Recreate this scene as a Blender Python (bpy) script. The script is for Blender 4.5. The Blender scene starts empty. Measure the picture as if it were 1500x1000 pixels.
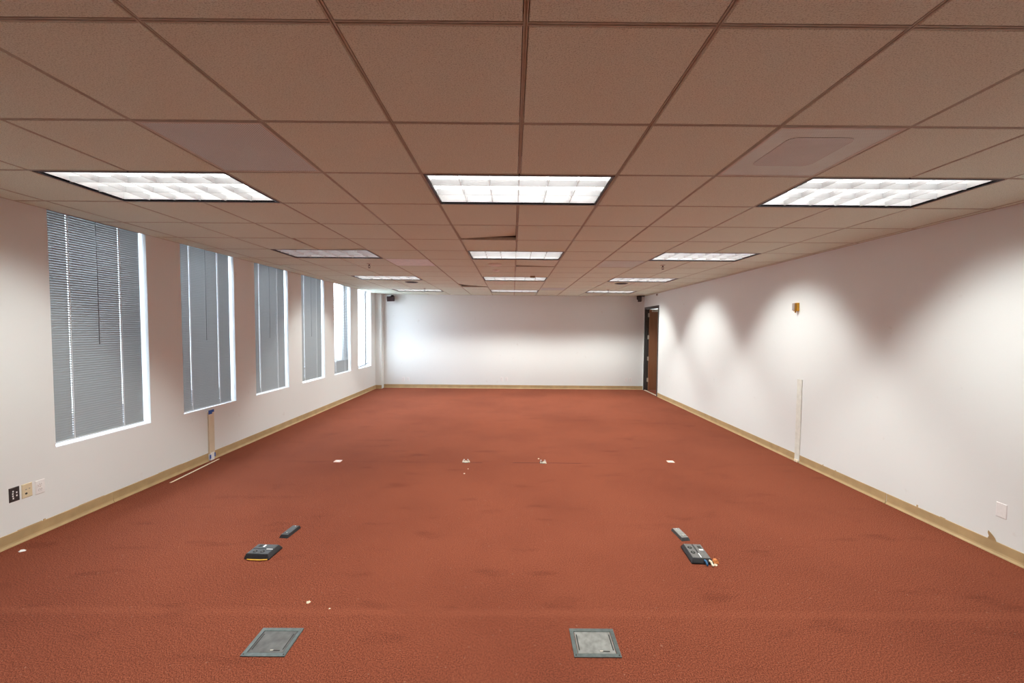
import bpy, math, random
from mathutils import Vector, Matrix, Euler
random.seed(7)
C = bpy.context.scene.collection
sc = bpy.context.scene
PI = math.pi

# ------------------------------------------------------------------ dimensions (metres)
XL, XR = -3.8725, 3.757          # left / right wall faces
YB, YF = 11.40, -2.6             # far wall, wall behind the camera
ZC = 2.675                       # underside of the suspended ceiling
ZT = 3.15                        # structural deck above it
T = 0.6096                       # ceiling module
X0, Y0 = 0.0329, 1.294           # ceiling grid origin
gx = lambda i: X0 + i * T
gy = lambda k: Y0 + k * T
SILL, HEAD = 0.675, 2.80
WIN = [3.342, 4.660, 5.985, 7.305, 8.630, 9.970]
WW = 0.888
WT = 0.22                        # outer wall thickness

# ------------------------------------------------------------------ mesh helper
class MB:
    def __init__(s): s.v, s.f, s.m = [], [], []
    def poly(s, pts, mi=0):
        b = len(s.v); s.v += [tuple(p) for p in pts]; s.f.append(list(range(b, b + len(pts)))); s.m.append(mi); return s
    def box(s, x0, x1, y0, y1, z0, z1, mi=0, rot=None, at=(0, 0, 0)):
        P = [(x, y, z) for z in (z0, z1) for y in (y0, y1) for x in (x0, x1)]
        if rot is not None: P = [tuple(rot @ Vector(p) + Vector(at)) for p in P]
        b = len(s.v); s.v += P
        for q in ((0, 2, 3, 1), (4, 5, 7, 6), (0, 1, 5, 4), (2, 6, 7, 3), (0, 4, 6, 2), (1, 3, 7, 5)):
            s.f.append([b + i for i in q]); s.m.append(mi)
        return s
    def frustum(s, lo, hi, z0, z1, mi=0):
        """lo, hi = (x0,x1,y0,y1) rectangles at z0 and z1"""
        P = []
        for (r, z) in ((lo, z0), (hi, z1)):
            P += [(x, y, z) for y in (r[2], r[3]) for x in (r[0], r[1])]
        b = len(s.v); s.v += P
        for q in ((0, 2, 3, 1), (4, 5, 7, 6), (0, 1, 5, 4), (2, 6, 7, 3), (0, 4, 6, 2), (1, 3, 7, 5)):
            s.f.append([b + i for i in q]); s.m.append(mi)
        return s
    def lathe(s, prof, n=28, mi=0, axis='z', at=(0, 0, 0)):
        b = len(s.v)
        for (r, h) in prof:
            for i in range(n):
                a = 2 * PI * i / n; c, d = r * math.cos(a), r * math.sin(a)
                p = {'z': (c, d, h), 'y': (c, h, d), 'x': (h, c, d)}[axis]
                s.v.append((p[0] + at[0], p[1] + at[1], p[2] + at[2]))
        for j in range(len(prof) - 1):
            for i in range(n):
                k = (i + 1) % n
                s.f.append([b + j * n + i, b + j * n + k, b + (j + 1) * n + k, b + (j + 1) * n + i]); s.m.append(mi)
        s.f.append([b + i for i in range(n)][::-1]); s.m.append(mi)
        s.f.append([b + (len(prof) - 1) * n + i for i in range(n)]); s.m.append(mi)
        return s
    def tube(s, path, r, n=8, mi=0):
        path = [Vector(p) for p in path]; b = len(s.v); up = Vector((0.13, 0.21, 1)).normalized()
        for i, p in enumerate(path):
            d = (path[min(i + 1, len(path) - 1)] - path[max(i - 1, 0)]).normalized()
            a = d.cross(up)
            if a.length < 1e-3: a = d.cross(Vector((1, 0, 0)))
            a.normalize(); c = d.cross(a)
            for k in range(n):
                t = 2 * PI * k / n; s.v.append(tuple(p + r * (math.cos(t) * a + math.sin(t) * c)))
        for i in range(len(path) - 1):
            for k in range(n):
                q = (k + 1) % n
                s.f.append([b + i * n + k, b + i * n + q, b + (i + 1) * n + q, b + (i + 1) * n + k]); s.m.append(mi)
        s.f.append([b + k for k in range(n)][::-1]); s.f.append([b + (len(path) - 1) * n + k for k in range(n)]); s.m += [mi, mi]
        return s
    def prism_x(s, prof, x0, x1, mi=0):
        """profile in (y,z) extruded along x"""
        n = len(prof); b = len(s.v)
        for x in (x0, x1): s.v += [(x, y, z) for (y, z) in prof]
        for i in range(n):
            k = (i + 1) % n; s.f.append([b + i, b + k, b + n + k, b + n + i]); s.m.append(mi)
        s.f.append([b + i for i in range(n)][::-1]); s.f.append([b + n + i for i in range(n)]); s.m += [mi, mi]
        return s
    def build(s, name, mats, parent=None, bevel=0, smooth=False, loc=None):
        import bmesh
        me = bpy.data.meshes.new(name); me.from_pydata(s.v, [], s.f)
        mats = mats if isinstance(mats, (list, tuple)) else [mats]
        for m in mats: me.materials.append(m)
        me.polygons.foreach_set('material_index', s.m)
        bm = bmesh.new(); bm.from_mesh(me); bmesh.ops.recalc_face_normals(bm, faces=bm.faces); bm.to_mesh(me); bm.free()
        if smooth:
            me.polygons.foreach_set('use_smooth', [True] * len(me.polygons))
        me.update()
        o = bpy.data.objects.new(name, me); C.objects.link(o)
        if parent is not None: o.parent = parent
        if loc is not None: o.location = loc
        if bevel:
            md = o.modifiers.new('bevel', 'BEVEL'); md.width = bevel; md.segments = 2; md.limit_method = 'ANGLE'
        return o

def tag(o, label=None, cat=None, group=None, kind=None):
    if label: o['label'] = label
    if cat: o['category'] = cat
    if group: o['group'] = group
    if kind: o['kind'] = kind
    return o

def thing(name, label, cat, loc=(0, 0, 0), rz=0, group=None):
    o = bpy.data.objects.new(name, None); o.empty_display_size = 0.1; C.objects.link(o)
    o.location = loc; o.rotation_euler = (0, 0, rz)
    return tag(o, label, cat, group)

def struct(o): o['kind'] = 'structure'; return o

def dup(o, parent=None, **kw):
    c = o.copy(); C.objects.link(c)
    if parent is not None: c.parent = parent
    for ch in list(o.children): dup(ch, c)
    if 'loc' in kw: c.location = kw['loc']
    if 'rz' in kw: c.rotation_euler = (0, 0, kw['rz'])
    if 'label' in kw: c['label'] = kw['label']
    return c

# ------------------------------------------------------------------ materials
def lin(c):
    return tuple((x / 255 / 12.92) if x / 255 <= 0.04045 else ((x / 255 + 0.055) / 1.055) ** 2.4 for x in c) + (1,)

def base(name, col, rough=0.6, metal=0.0, spec=0.4):
    m = bpy.data.materials.new(name); m.use_nodes = True
    nt = m.node_tree; b = nt.nodes['Principled BSDF']
    b.inputs['Base Color'].default_value = col if len(col) == 4 else tuple(col) + (1,)
    b.inputs['Roughness'].default_value = rough; b.inputs['Metallic'].default_value = metal
    b.inputs['Specular IOR Level'].default_value = spec
    return m, nt, b

def noisy(name, col, rough=0.6, metal=0.0, scale=40, amt=0.12, bump=0.0, bdist=0.001, spec=0.4, detail=3, stretch=(1, 1, 1)):
    m, nt, b = base(name, col, rough, metal, spec)
    N, L = nt.nodes, nt.links
    tc = N.new('ShaderNodeTexCoord'); mp = N.new('ShaderNodeMapping'); mp.inputs['Scale'].default_value = stretch
    L.new(tc.outputs['Object'], mp.inputs['Vector'])
    nz = N.new('ShaderNodeTexNoise'); nz.inputs['Scale'].default_value = scale; nz.inputs['Detail'].default_value = detail
    L.new(mp.outputs['Vector'], nz.inputs['Vector'])
    cr = N.new('ShaderNodeValToRGB')
    c = b.inputs['Base Color'].default_value
    cr.color_ramp.elements[0].position = 0.3; cr.color_ramp.elements[1].position = 0.7
    cr.color_ramp.elements[0].color = tuple(x * (1 - amt) for x in c[:3]) + (1,)
    cr.color_ramp.elements[1].color = tuple(min(1, x * (1 + amt)) for x in c[:3]) + (1,)
    L.new(nz.outputs['Fac'], cr.inputs['Fac']); L.new(cr.outputs['Color'], b.inputs['Base Color'])
    if bump:
        bp = N.new('ShaderNodeBump'); bp.inputs['Strength'].default_value = bump; bp.inputs['Distance'].default_value = bdist
        L.new(nz.outputs['Fac'], bp.inputs['Height']); L.new(bp.outputs['Normal'], b.inputs['Normal'])
    return m

def mix(nt, a, b, fac, mode='MIX'):
    n = nt.nodes.new('ShaderNodeMix'); n.data_type = 'RGBA'; n.blend_type = mode
    for sock, v in ((n.inputs[0], fac), (n.inputs[6], a), (n.inputs[7], b)):
        if hasattr(v, 'is_output') or isinstance(v, bpy.types.NodeSocket): nt.links.new(v, sock)
        else: sock.default_value = v
    return n.outputs[2]

def mth(nt, op, a, b=0.0, clamp=False):
    n = nt.nodes.new('ShaderNodeMath'); n.operation = op; n.use_clamp = clamp
    for i, v in enumerate((a, b)):
        if isinstance(v, bpy.types.NodeSocket): nt.links.new(v, n.inputs[i])
        else: n.inputs[i].default_value = v
    return n.outputs[0]

def wall_material():
    m, nt, b = base('painted_wall', (0.82, 0.81, 0.80, 1), 0.65, 0, 0.3)
    N, L = nt.nodes, nt.links
    tc = N.new('ShaderNodeTexCoord')
    n1 = N.new('ShaderNodeTexNoise'); n1.inputs['Scale'].default_value = 0.9; n1.inputs['Detail'].default_value = 4
    n2 = N.new('ShaderNodeTexNoise'); n2.inputs['Scale'].default_value = 260; n2.inputs['Detail'].default_value = 2
    n3 = N.new('ShaderNodeTexNoise'); n3.inputs['Scale'].default_value = 6; n3.inputs['Detail'].default_value = 6
    for n in (n1, n2, n3): L.new(tc.outputs['Object'], n.inputs['Vector'])
    c = mix(nt, (0.765, 0.79, 0.78, 1), (0.81, 0.835, 0.825, 1), n1.outputs['Fac'])
    scuff = N.new('ShaderNodeMapRange'); scuff.inputs[1].default_value = 0.70; scuff.inputs[2].default_value = 0.78
    L.new(n3.outputs['Fac'], scuff.inputs[0])
    f = mth(nt, 'MULTIPLY', scuff.outputs[0], 0.5)
    c = mix(nt, c, (0.66, 0.63, 0.6, 1), f)
    L.new(c, b.inputs['Base Color'])
    bp = N.new('ShaderNodeBump'); bp.inputs['Strength'].default_value = 0.12; bp.inputs['Distance'].default_value = 0.001
    L.new(n2.outputs['Fac'], bp.inputs['Height']); L.new(bp.outputs['Normal'], b.inputs['Normal'])
    return m

def tile_material(name, c0, c1):
    m, nt, b = base(name, c0, 0.9, 0, 0.15)
    N, L = nt.nodes, nt.links
    tc = N.new('ShaderNodeTexCoord')
    mp = N.new('ShaderNodeMapping'); mp.inputs['Scale'].default_value = (1, 1.35, 1); L.new(tc.outputs['Object'], mp.inputs['Vector'])
    n1 = N.new('ShaderNodeTexNoise'); n1.inputs['Scale'].default_value = 185; n1.inputs['Detail'].default_value = 4; n1.inputs['Roughness'].default_value = 0.65
    n2 = N.new('ShaderNodeTexNoise'); n2.inputs['Scale'].default_value = 1.1; n2.inputs['Detail'].default_value = 4
    L.new(mp.outputs['Vector'], n1.inputs['Vector']); L.new(tc.outputs['Object'], n2.inputs['Vector'])
    cr = N.new('ShaderNodeValToRGB'); e = cr.color_ramp.elements
    e[0].position = 0.33; e[0].color = tuple(x * 0.66 for x in c0[:3]) + (1,)
    e[1].position = 0.50; e[1].color = c0
    k = e.new(0.72); k.color = c1
    L.new(n1.outputs['Fac'], cr.inputs['Fac'])
    c = mix(nt, cr.outputs['Color'], (0.8, 0.8, 0.8, 1), mth(nt, 'MULTIPLY', n2.outputs['Fac'], 0.3), 'MULTIPLY')
    L.new(c, b.inputs['Base Color'])
    bp = N.new('ShaderNodeBump'); bp.inputs['Strength'].default_value = 0.55; bp.inputs['Distance'].default_value = 0.003
    L.new(n1.outputs['Fac'], bp.inputs['Height']); L.new(bp.outputs['Normal'], b.inputs['Normal'])
    return m

def carpet_material():
    m, nt, b = base('red_carpet', (0.3, 0.08, 0.05, 1), 0.95, 0, 0.1)
    N, L = nt.nodes, nt.links
    tc = N.new('ShaderNodeTexCoord'); ob = tc.outputs['Object']
    sx = N.new('ShaderNodeSeparateXYZ'); L.new(ob, sx.inputs[0])
    def noise(scale, detail=3, stretch=None, rough=0.5):
        n = N.new('ShaderNodeTexNoise'); n.inputs['Scale'].default_value = scale; n.inputs['Detail'].default_value = detail; n.inputs['Roughness'].default_value = rough
        if stretch:
            mp = N.new('ShaderNodeMapping'); mp.inputs['Scale'].default_value = stretch; L.new(ob, mp.inputs['Vector']); L.new(mp.outputs['Vector'], n.inputs['Vector'])
        else: L.new(ob, n.inputs['Vector'])
        return n.outputs['Fac']
    # loops in rows: ribs running into the room, each rib broken into tufts
    wob = mth(nt, 'MULTIPLY', noise(9, 2), 0.010)
    rib = mth(nt, 'SINE', mth(nt, 'MULTIPLY', mth(nt, 'ADD', sx.outputs[0], wob), 2 * PI / 0.0085))
    tuft = mth(nt, 'SINE', mth(nt, 'MULTIPLY', mth(nt, 'ADD', sx.outputs[1], wob), 2 * PI / 0.0105))
    fine = mth(nt, 'ADD', mth(nt, 'MULTIPLY', noise(150, 3, None, 0.7), 1.25), -.125)
    h = mth(nt, 'ADD', mth(nt, 'MULTIPLY', mth(nt, 'MULTIPLY', rib, tuft), 0.10), fine)
    cr = N.new('ShaderNodeValToRGB'); e = cr.color_ramp.elements
    e[0].position = 0.30; e[0].color = CARPET[0]; e[1].position = 0.52; e[1].color = CARPET[1]
    k = e.new(0.75); k.color = CARPET[2]
    L.new(h, cr.inputs['Fac']); c = cr.outputs['Color']
    # soiling: large soft traffic patches and streaks
    p1 = N.new('ShaderNodeMapRange'); p1.inputs[1].default_value = 0.42; p1.inputs[2].default_value = 0.68; L.new(noise(0.75, 4), p1.inputs[0])
    c = mix(nt, c, (0.70, 0.66, 0.68, 1), mth(nt, 'MULTIPLY', p1.outputs[0], 0.55), 'MULTIPLY')
    p2 = N.new('ShaderNodeMapRange'); p2.inputs[1].default_value = 0.60; p2.inputs[2].default_value = 0.72; L.new(noise(2.6, 5, (0.7, 2.2, 1)), p2.inputs[0])
    c = mix(nt, c, (0.55, 0.50, 0.52, 1), mth(nt, 'MULTIPLY', p2.outputs[0], 0.40), 'MULTIPLY')
    p3 = N.new('ShaderNodeMapRange'); p3.inputs[1].default_value = 0.70; p3.inputs[2].default_value = 0.74; L.new(noise(48, 2), p3.inputs[0])
    c = mix(nt, c, (0.45, 0.30, 0.22, 1), mth(nt, 'MULTIPLY', p3.outputs[0], 0.25))
    # woven joins between carpet widths
    def band(y, w, soft):
        d = mth(nt, 'ABSOLUTE', mth(nt, 'SUBTRACT', mth(nt, 'ADD', sx.outputs[1], mth(nt, 'MULTIPLY', noise(3, 3), 0.012)), y))
        r = N.new('ShaderNodeMapRange'); r.inputs[1].default_value = w + soft; r.inputs[2].default_value = w; L.new(d, r.inputs[0]); return r.outputs[0]
    c = mix(nt, c, CARPET[2], mth(nt, 'MULTIPLY', band(2.34, 0.012, 0.035), mth(nt, 'MULTIPLY', noise(60, 2), 0.22)))
    seam = mth(nt, 'MULTIPLY', band(5.045, 0.006, 0.006), mth(nt, 'GREATER_THAN', noise(1.7, 2), 0.42))
    near = mth(nt, 'LESS_THAN', mth(nt, 'ABSOLUTE', mth(nt, 'SUBTRACT', sx.outputs[0], 0.15)), 0.75)
    seam = mth(nt, 'MULTIPLY', seam, mth(nt, 'ADD', mth(nt, 'MULTIPLY', near, 0.75), 0.25))
    c = mix(nt, c, (0.07, 0.022, 0.018, 1), mth(nt, 'MULTIPLY', seam, 0.8))
    L.new(c, b.inputs['Base Color'])
    bp = N.new('ShaderNodeBump'); bp.inputs['Strength'].default_value = 0.7; bp.inputs['Distance'].default_value = 0.004
    L.new(h, bp.inputs['Height']); L.new(bp.outputs['Normal'], b.inputs['Normal'])
    return m

def perforated_material(name, col, hole, pitch, fill, inner=None):
    m, nt, b = base(name, col, 0.45, 0.0, 0.4)
    N, L = nt.nodes, nt.links
    tc = N.new('ShaderNodeTexCoord'); sx = N.new('ShaderNodeSeparateXYZ'); L.new(tc.outputs['Object'], sx.inputs[0])
    q = []
    for i in (0, 1):
        f = mth(nt, 'FRACT', mth(nt, 'MULTIPLY', sx.outputs[i], 1 / pitch))
        d = mth(nt, 'SUBTRACT', f, 0.5); q.append(mth(nt, 'MULTIPLY', d, d))
    r = mth(nt, 'SQRT', mth(nt, 'ADD', q[0], q[1]))
    dot = mth(nt, 'LESS_THAN', r, fill)
    n2 = N.new('ShaderNodeTexNoise'); n2.inputs['Scale'].default_value = 4.5; n2.inputs['Detail'].default_value = 3; L.new(tc.outputs['Object'], n2.inputs['Vector'])
    c = mix(nt, col, tuple(x * 0.75 for x in col[:3]) + (1,), n2.outputs['Fac'])
    c = mix(nt, c, hole, dot)
    L.new(c, b.inputs['Base Color'])
    return m

def wood_material(name, c0, c1):
    m, nt, b = base(name, c0, 0.4, 0, 0.4)
    N, L = nt.nodes, nt.links
    tc = N.new('ShaderNodeTexCoord'); mp = N.new('ShaderNodeMapping'); mp.inputs['Scale'].default_value = (14, 14, 0.9)
    L.new(tc.outputs['Object'], mp.inputs['Vector'])
    n = N.new('ShaderNodeTexNoise'); n.inputs['Scale'].default_value = 2.2; n.inputs['Detail'].default_value = 6; L.new(mp.outputs['Vector'], n.inputs['Vector'])
    L.new(mix(nt, c0, c1, n.outputs['Fac']), b.inputs['Base Color'])
    return m

def emit_material(name, col, strength):
    m = bpy.data.materials.new(name); m.use_nodes = True; nt = m.node_tree
    b = nt.nodes['Principled BSDF']; b.inputs['Base Color'].default_value = (0.8, 0.8, 0.8, 1)
    b.inputs['Emission Color'].default_value = col; b.inputs['Emission Strength'].default_value = strength
    return m

def glass_material():
    m = bpy.data.materials.new('window_glass'); m.use_nodes = True; nt = m.node_tree; N, L = nt.nodes, nt.links
    for n in list(N): N.remove(n)
    o = N.new('ShaderNodeOutputMaterial'); t = N.new('ShaderNodeBsdfTransparent'); t.inputs[0].default_value = (0.93, 0.96, 0.97, 1)
    g = N.new('ShaderNodeBsdfGlossy'); g.inputs['Roughness'].default_value = 0.02
    f = N.new('ShaderNodeLayerWeight'); f.inputs['Blend'].default_value = 0.5
    fr = mth(nt, 'ADD', mth(nt, 'MULTIPLY', mth(nt, 'POWER', f.outputs['Facing'], 5.0), 0.9), 0.035)
    x = N.new('ShaderNodeMixShader'); L.new(fr, x.inputs[0]); L.new(t.outputs[0], x.inputs[1]); L.new(g.outputs[0], x.inputs[2])
    L.new(x.outputs[0], o.inputs[0]); return m

def slat_material():
    m, nt, b = base('blind_slat', (0.275, 0.280, 0.275, 1), 0.45, 0, 0.4)
    N, L = nt.nodes, nt.links
    tr = N.new('ShaderNodeBsdfTranslucent'); tr.inputs[0].default_value = (0.55, 0.58, 0.62, 1)
    x = N.new('ShaderNodeMixShader'); x.inputs[0].default_value = 0.006
    L.new(b.outputs[0], x.inputs[1]); L.new(tr.outputs[0], x.inputs[2]); L.new(x.outputs[0], N['Material Output'].inputs[0])
    return m

CARPET = [(0.078, 0.0205, 0.0115, 1), (0.226, 0.0605, 0.0310, 1), (0.365, 0.113, 0.060, 1)]
def stripe_material(name, col, hole, pitch, duty):
    m, nt, b = base(name, col, 0.45, 0.0, 0.4)
    N, L = nt.nodes, nt.links
    tc = N.new('ShaderNodeTexCoord'); sx = N.new('ShaderNodeSeparateXYZ'); L.new(tc.outputs['Object'], sx.inputs[0])
    fx = mth(nt, 'LESS_THAN', mth(nt, 'FRACT', mth(nt, 'MULTIPLY', sx.outputs[0], 1 / pitch)), duty)
    fy = mth(nt, 'LESS_THAN', mth(nt, 'FRACT', mth(nt, 'MULTIPLY', sx.outputs[1], 1 / .006)), .8)
    n2 = N.new('ShaderNodeTexNoise'); n2.inputs['Scale'].default_value = 3.5; n2.inputs['Detail'].default_value = 3; L.new(tc.outputs['Object'], n2.inputs['Vector'])
    c = mix(nt, col, tuple(x * 0.8 for x in col[:3]) + (1,), n2.outputs['Fac'])
    L.new(mix(nt, c, hole, mth(nt, 'MULTIPLY', fx, fy)), b.inputs['Base Color'])
    return m

M = dict(
    wall=wall_material(), carpet=carpet_material(),
    tile=tile_material('ceiling_tile_face', (0.81, 0.90, 0.78, 1), (0.89, 0.95, 0.88, 1)),
    grid=noisy('ceiling_grid_metal', (0.52, 0.49, 0.40), 0.5, 0, 30, 0.08),
    plenum=noisy('plenum_deck', (0.05, 0.045, 0.042), 0.9, 0, 6, 0.2),
    bronze=noisy('dark_frame', (0.045, 0.035, 0.04), 0.4, 0.3, 40, 0.1),
    troffer=noisy('white_enamel', (0.86, 0.87, 0.87), 0.3, 0, 20, 0.03, spec=0.5),
    louver=noisy('louver_blade', (0.80, 0.82, 0.83), 0.25, 0.3, 20, 0.03, spec=0.6),
    tube=emit_material('lit_tube', (0.985, 1.0, 0.98, 1), 3.9),
    deadtube=emit_material('dim_tube', (0.95, 0.97, 1.0, 1), 1.2),
    vent_stripe=stripe_material('perforated_panel', (0.88, 0.99, 0.98, 1), (0.34, 0.40, 0.40, 1), 0.0115, 0.5),
    vent_fine=perforated_material('perforated_fine_panel', (0.83, 0.95, 0.90, 1), (0.48, 0.53, 0.49, 1), 0.0085, 0.30),
    vent_open=perforated_material('perforated_open_panel', (0.78, 0.82, 0.78, 1), (0.40, 0.40, 0.38, 1), 0.0085, 0.36),
    vent_frame=noisy('vent_frame', (0.66, 0.64, 0.58), 0.5, 0, 20, 0.06),
    vent_pale=noisy('pale_panel', (0.88, 0.95, 0.98), 0.5, 0, 12, 0.08),
    base=noisy('tan_vinyl', (0.46, 0.325, 0.165), 0.5, 0, 7, 0.10, stretch=(1, 1, 1)),
    alu=noisy('window_metal', (0.72, 0.73, 0.74), 0.45, 0.1, 30, 0.08),
    sill=noisy('sill_paint', (0.84, 0.84, 0.84), 0.5, 0, 20, 0.03),
    glass=glass_material(), slat=slat_material(),
    rail=noisy('blind_rail', (0.66, 0.67, 0.69), 0.4, 0.0, 20, 0.05),
    cord=noisy('white_cord', (0.92, 0.92, 0.93), 0.8, 0, 60, 0.04),
    darkcord=noisy('dark_cord', (0.13, 0.14, 0.17), 0.8, 0, 60, 0.2),
    wand=noisy('tilt_wand_plastic', (0.24, 0.245, 0.25), 0.3, 0, 60, 0.1),
    frame=noisy('charcoal_frame', (0.055, 0.052, 0.05), 0.45, 0.0, 20, 0.1),
    wood=wood_material('brown_door_wood', (0.22, 0.092, 0.042, 1), (0.34, 0.155, 0.078, 1)),
    steel=noisy('satin_steel', (0.62, 0.58, 0.50), 0.35, 0.6, 40, 0.06),
    thresh=noisy('pale_threshold', (0.62, 0.52, 0.42), 0.5, 0.2, 30, 0.08),
    black=noisy('black_plastic', (0.018, 0.018, 0.02), 0.45, 0, 60, 0.15),
    darkgrey=noisy('dark_grey_plastic', (0.05, 0.052, 0.052), 0.4, 0, 60, 0.15),
    midgrey=noisy('grey_lid', (0.13, 0.127, 0.12), 0.42, 0.0, 50, 0.2),
    palegrey=noisy('grey_lid_worn', (0.235, 0.235, 0.22), 0.4, 0.0, 30, 0.25),
    plate_rim=noisy('floor_plate_rim', (0.125, 0.15, 0.145), 0.4, 0.3, 40, 0.2),
    plate_lid=noisy('floor_plate_lid', (0.125, 0.122, 0.115), 0.45, 0.3, 18, 0.3, bump=0.15, bdist=0.002),
    white=noisy('white_plastic', (0.84, 0.83, 0.82), 0.4, 0, 40, 0.03),
    ivory=noisy('ivory_plastic', (0.72, 0.61, 0.41), 0.4, 0, 40, 0.03),
    brownplate=noisy('brown_plastic', (0.042, 0.036, 0.036), 0.4, 0, 40, 0.08),
    slot=noisy('slot_black', (0.03, 0.028, 0.025), 0.7, 0, 40, 0.05),
    greyslot=noisy('slot_grey', (0.42, 0.41, 0.40), 0.6, 0, 40, 0.05),
    yellow=noisy('yellow_plastic', (0.80, 0.42, 0.02), 0.35, 0, 40, 0.05),
    amber=noisy('amber_plastic', (0.42, 0.19, 0.012), 0.35, 0, 40, 0.08),
    warmgrey=noisy('grey_plastic', (0.36, 0.30, 0.27), 0.5, 0, 40, 0.08),
    maroon=noisy('dark_brown_cloth', (0.035, 0.016, 0.018), 0.7, 0, 200, 0.25),
    raceway=noisy('cream_raceway', (0.70, 0.60, 0.44), 0.5, 0, 6, 0.06),
    racewhite=noisy('off_white_raceway', (0.75, 0.755, 0.69), 0.5, 0, 14, 0.08),
    bluetape=noisy('blue_tape', (0.03, 0.11, 0.42), 0.6, 0, 60, 0.15),
    bluewire=noisy('blue_wire', (0.04, 0.16, 0.34), 0.5, 0, 60, 0.15),
    yellowwire=noisy('yellow_wire', (0.75, 0.42, 0.05), 0.5, 0, 60, 0.15),
    cream=noisy('cream_scrap', (0.80, 0.70, 0.52), 0.8, 0, 60, 0.2),
    orange=noisy('orange_scrap', (0.68, 0.25, 0.08), 0.8, 0, 60, 0.25),
    pink=noisy('pale_pink_cover', (0.80, 0.58, 0.50), 0.5, 0, 40, 0.05),
    plaster=noisy('white_rubble', (0.85, 0.80, 0.68), 0.9, 0, 120, 0.15),
    tanbox=noisy('tan_plastic', (0.30, 0.19, 0.07), 0.5, 0, 40, 0.1),
    beige=noisy('beige_plastic', (0.86, 0.84, 0.78), 0.5, 0, 40, 0.06),
    bitumen=noisy('outdoor_ground', (0.42, 0.42, 0.41), 0.9, 0, 3, 0.1),
)

# ------------------------------------------------------------------ room shell
HX = 5.35                                            # far side of the hallway behind the door
struct(MB().box(XL - WT, HX + .1, YF - .1, 12.2, -0.12, 0).build('floor', M['carpet']))

DY0, DY1, DZ = 10.235, 11.335, 2.36                  # door frame opening in the right wall
b = MB()                                             # left wall with six window openings
b.box(XL - WT, XL, YF - .1, YB + .2, -0.12, SILL)
b.box(XL - WT, XL, YF - .1, YB + .2, HEAD, ZT)
e = [YF - .1]
for w in WIN: e += [w, w + WW]
e.append(YB + .2)
for i in range(0, len(e), 2): b.box(XL - WT, XL, e[i], e[i + 1], SILL, HEAD)
struct(b.build('wall_left', M['wall']))
b = MB()
b.box(XR, XR + .12, YF - .1, DY0, 0, ZT); b.box(XR, XR + .12, DY0, DY1, DZ, ZT); b.box(XR, XR + .12, DY1, YB + .2, 0, ZT)
struct(b.build('wall_right', M['wall']))
struct(MB().box(XL, XR, YB, YB + .2, 0, ZT).build('wall_far', M['wall']))
struct(MB().box(XL, XR, YF - .1, YF, 0, ZT).build('wall_near', M['wall']))
struct(MB().box(XL, -3.70, 11.20, YB, 0, ZT).build('wall_pier', M['wall']))
b = MB()
b.box(HX, HX + .1, 9.3, 12.1, 0, 2.7); b.box(XR + .12, HX, 9.2, 9.3, 0, 2.7); b.box(XR + .12, HX, 12.1, 12.2, 0, 2.7)
b.box(XR + .12, HX, YB + .2, YB + .2 + .001, 0, .01)
struct(b.build('wall_hallway', M['wall']))
struct(MB().box(XR + .12, HX + .1, 9.2, 12.2, 2.6, 2.7).build('ceiling_hallway', M['tile']))

# ---- suspended ceiling: lay-in panels, grid of slotted bars, deck above
LIGHTS = [(c, k) for k in (-2, 2, 6, 10, 14) for c in (-5, -1, 3)]  # row over the camera is added out of view to light the foreground
VENTS = {(-3, 1), (2, 1), (-3, 7), (2, 7), (1, 13)}
MOVED = {(-1, 4): ('far', 'right'), (-4, 5): ('near', 'right'), (0, 7): ('far', 'left'), (-2, 12): ('far', 'left')}
used = set()
for c, k in LIGHTS: used |= {(c, k), (c + 1, k)}
G = 0.0100
def panel(b, x0, x1, y0, y1, dz=(0, 0, 0, 0)):
    """one lay-in panel: face, chamfered edge and rim; dz lifts its corners"""
    P = [(x0, y0), (x1, y0), (x1, y1), (x0, y1)]
    ch = 0.0025
    I = [(x0 + ch, y0 + ch), (x1 - ch, y0 + ch), (x1 - ch, y1 - ch), (x0 + ch, y1 - ch)]
    f = [(p[0], p[1], ZC + d) for p, d in zip(I, dz)]
    r = [(p[0], p[1], ZC + .0025 + d) for p, d in zip(P, dz)]
    t = [(p[0], p[1], ZC + .018 + d) for p, d in zip(P, dz)]
    n = len(b.v); b.v += f + r + t
    b.f.append([n + 3, n + 2, n + 1, n]); b.f.append([n + 8, n + 9, n + 10, n + 11]); b.m += [0, 0]
    for o in (0, 4):
        for i in range(4):
            j = (i + 1) % 4; b.f.append([n + o + i, n + o + j, n + o + 4 + j, n + o + 4 + i]); b.m.append(0)
b = MB(); K0, K1 = -5, 16
XS = [XL] + [gx(i) for i in range(-6, 7)] + [XR]; YS = [YF] + [gy(k) for k in range(-6, 17)] + [YB]
for i in range(len(XS) - 1):
    for j in range(len(YS) - 1):
        cell = (i - 7, j - 7)
        if cell in used or cell in VENTS or cell in MOVED: continue
        x0 = XS[i] + (G if i else 0.002); x1 = XS[i + 1] - (G if i < len(XS) - 2 else 0.002)
        y0 = YS[j] + (G if j else 0.002); y1 = YS[j + 1] - (G if j < len(YS) - 2 else 0.002)
        if x1 - x0 > .02 and y1 - y0 > .02: panel(b, x0, x1, y0, y1)
ceil = struct(b.build('ceiling', M['tile']))
struct(MB().box(XL - WT, XR + .12, YF - .1, YB + .2, ZT, ZT + .1).build('ceiling_deck', M['plenum']))

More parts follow.
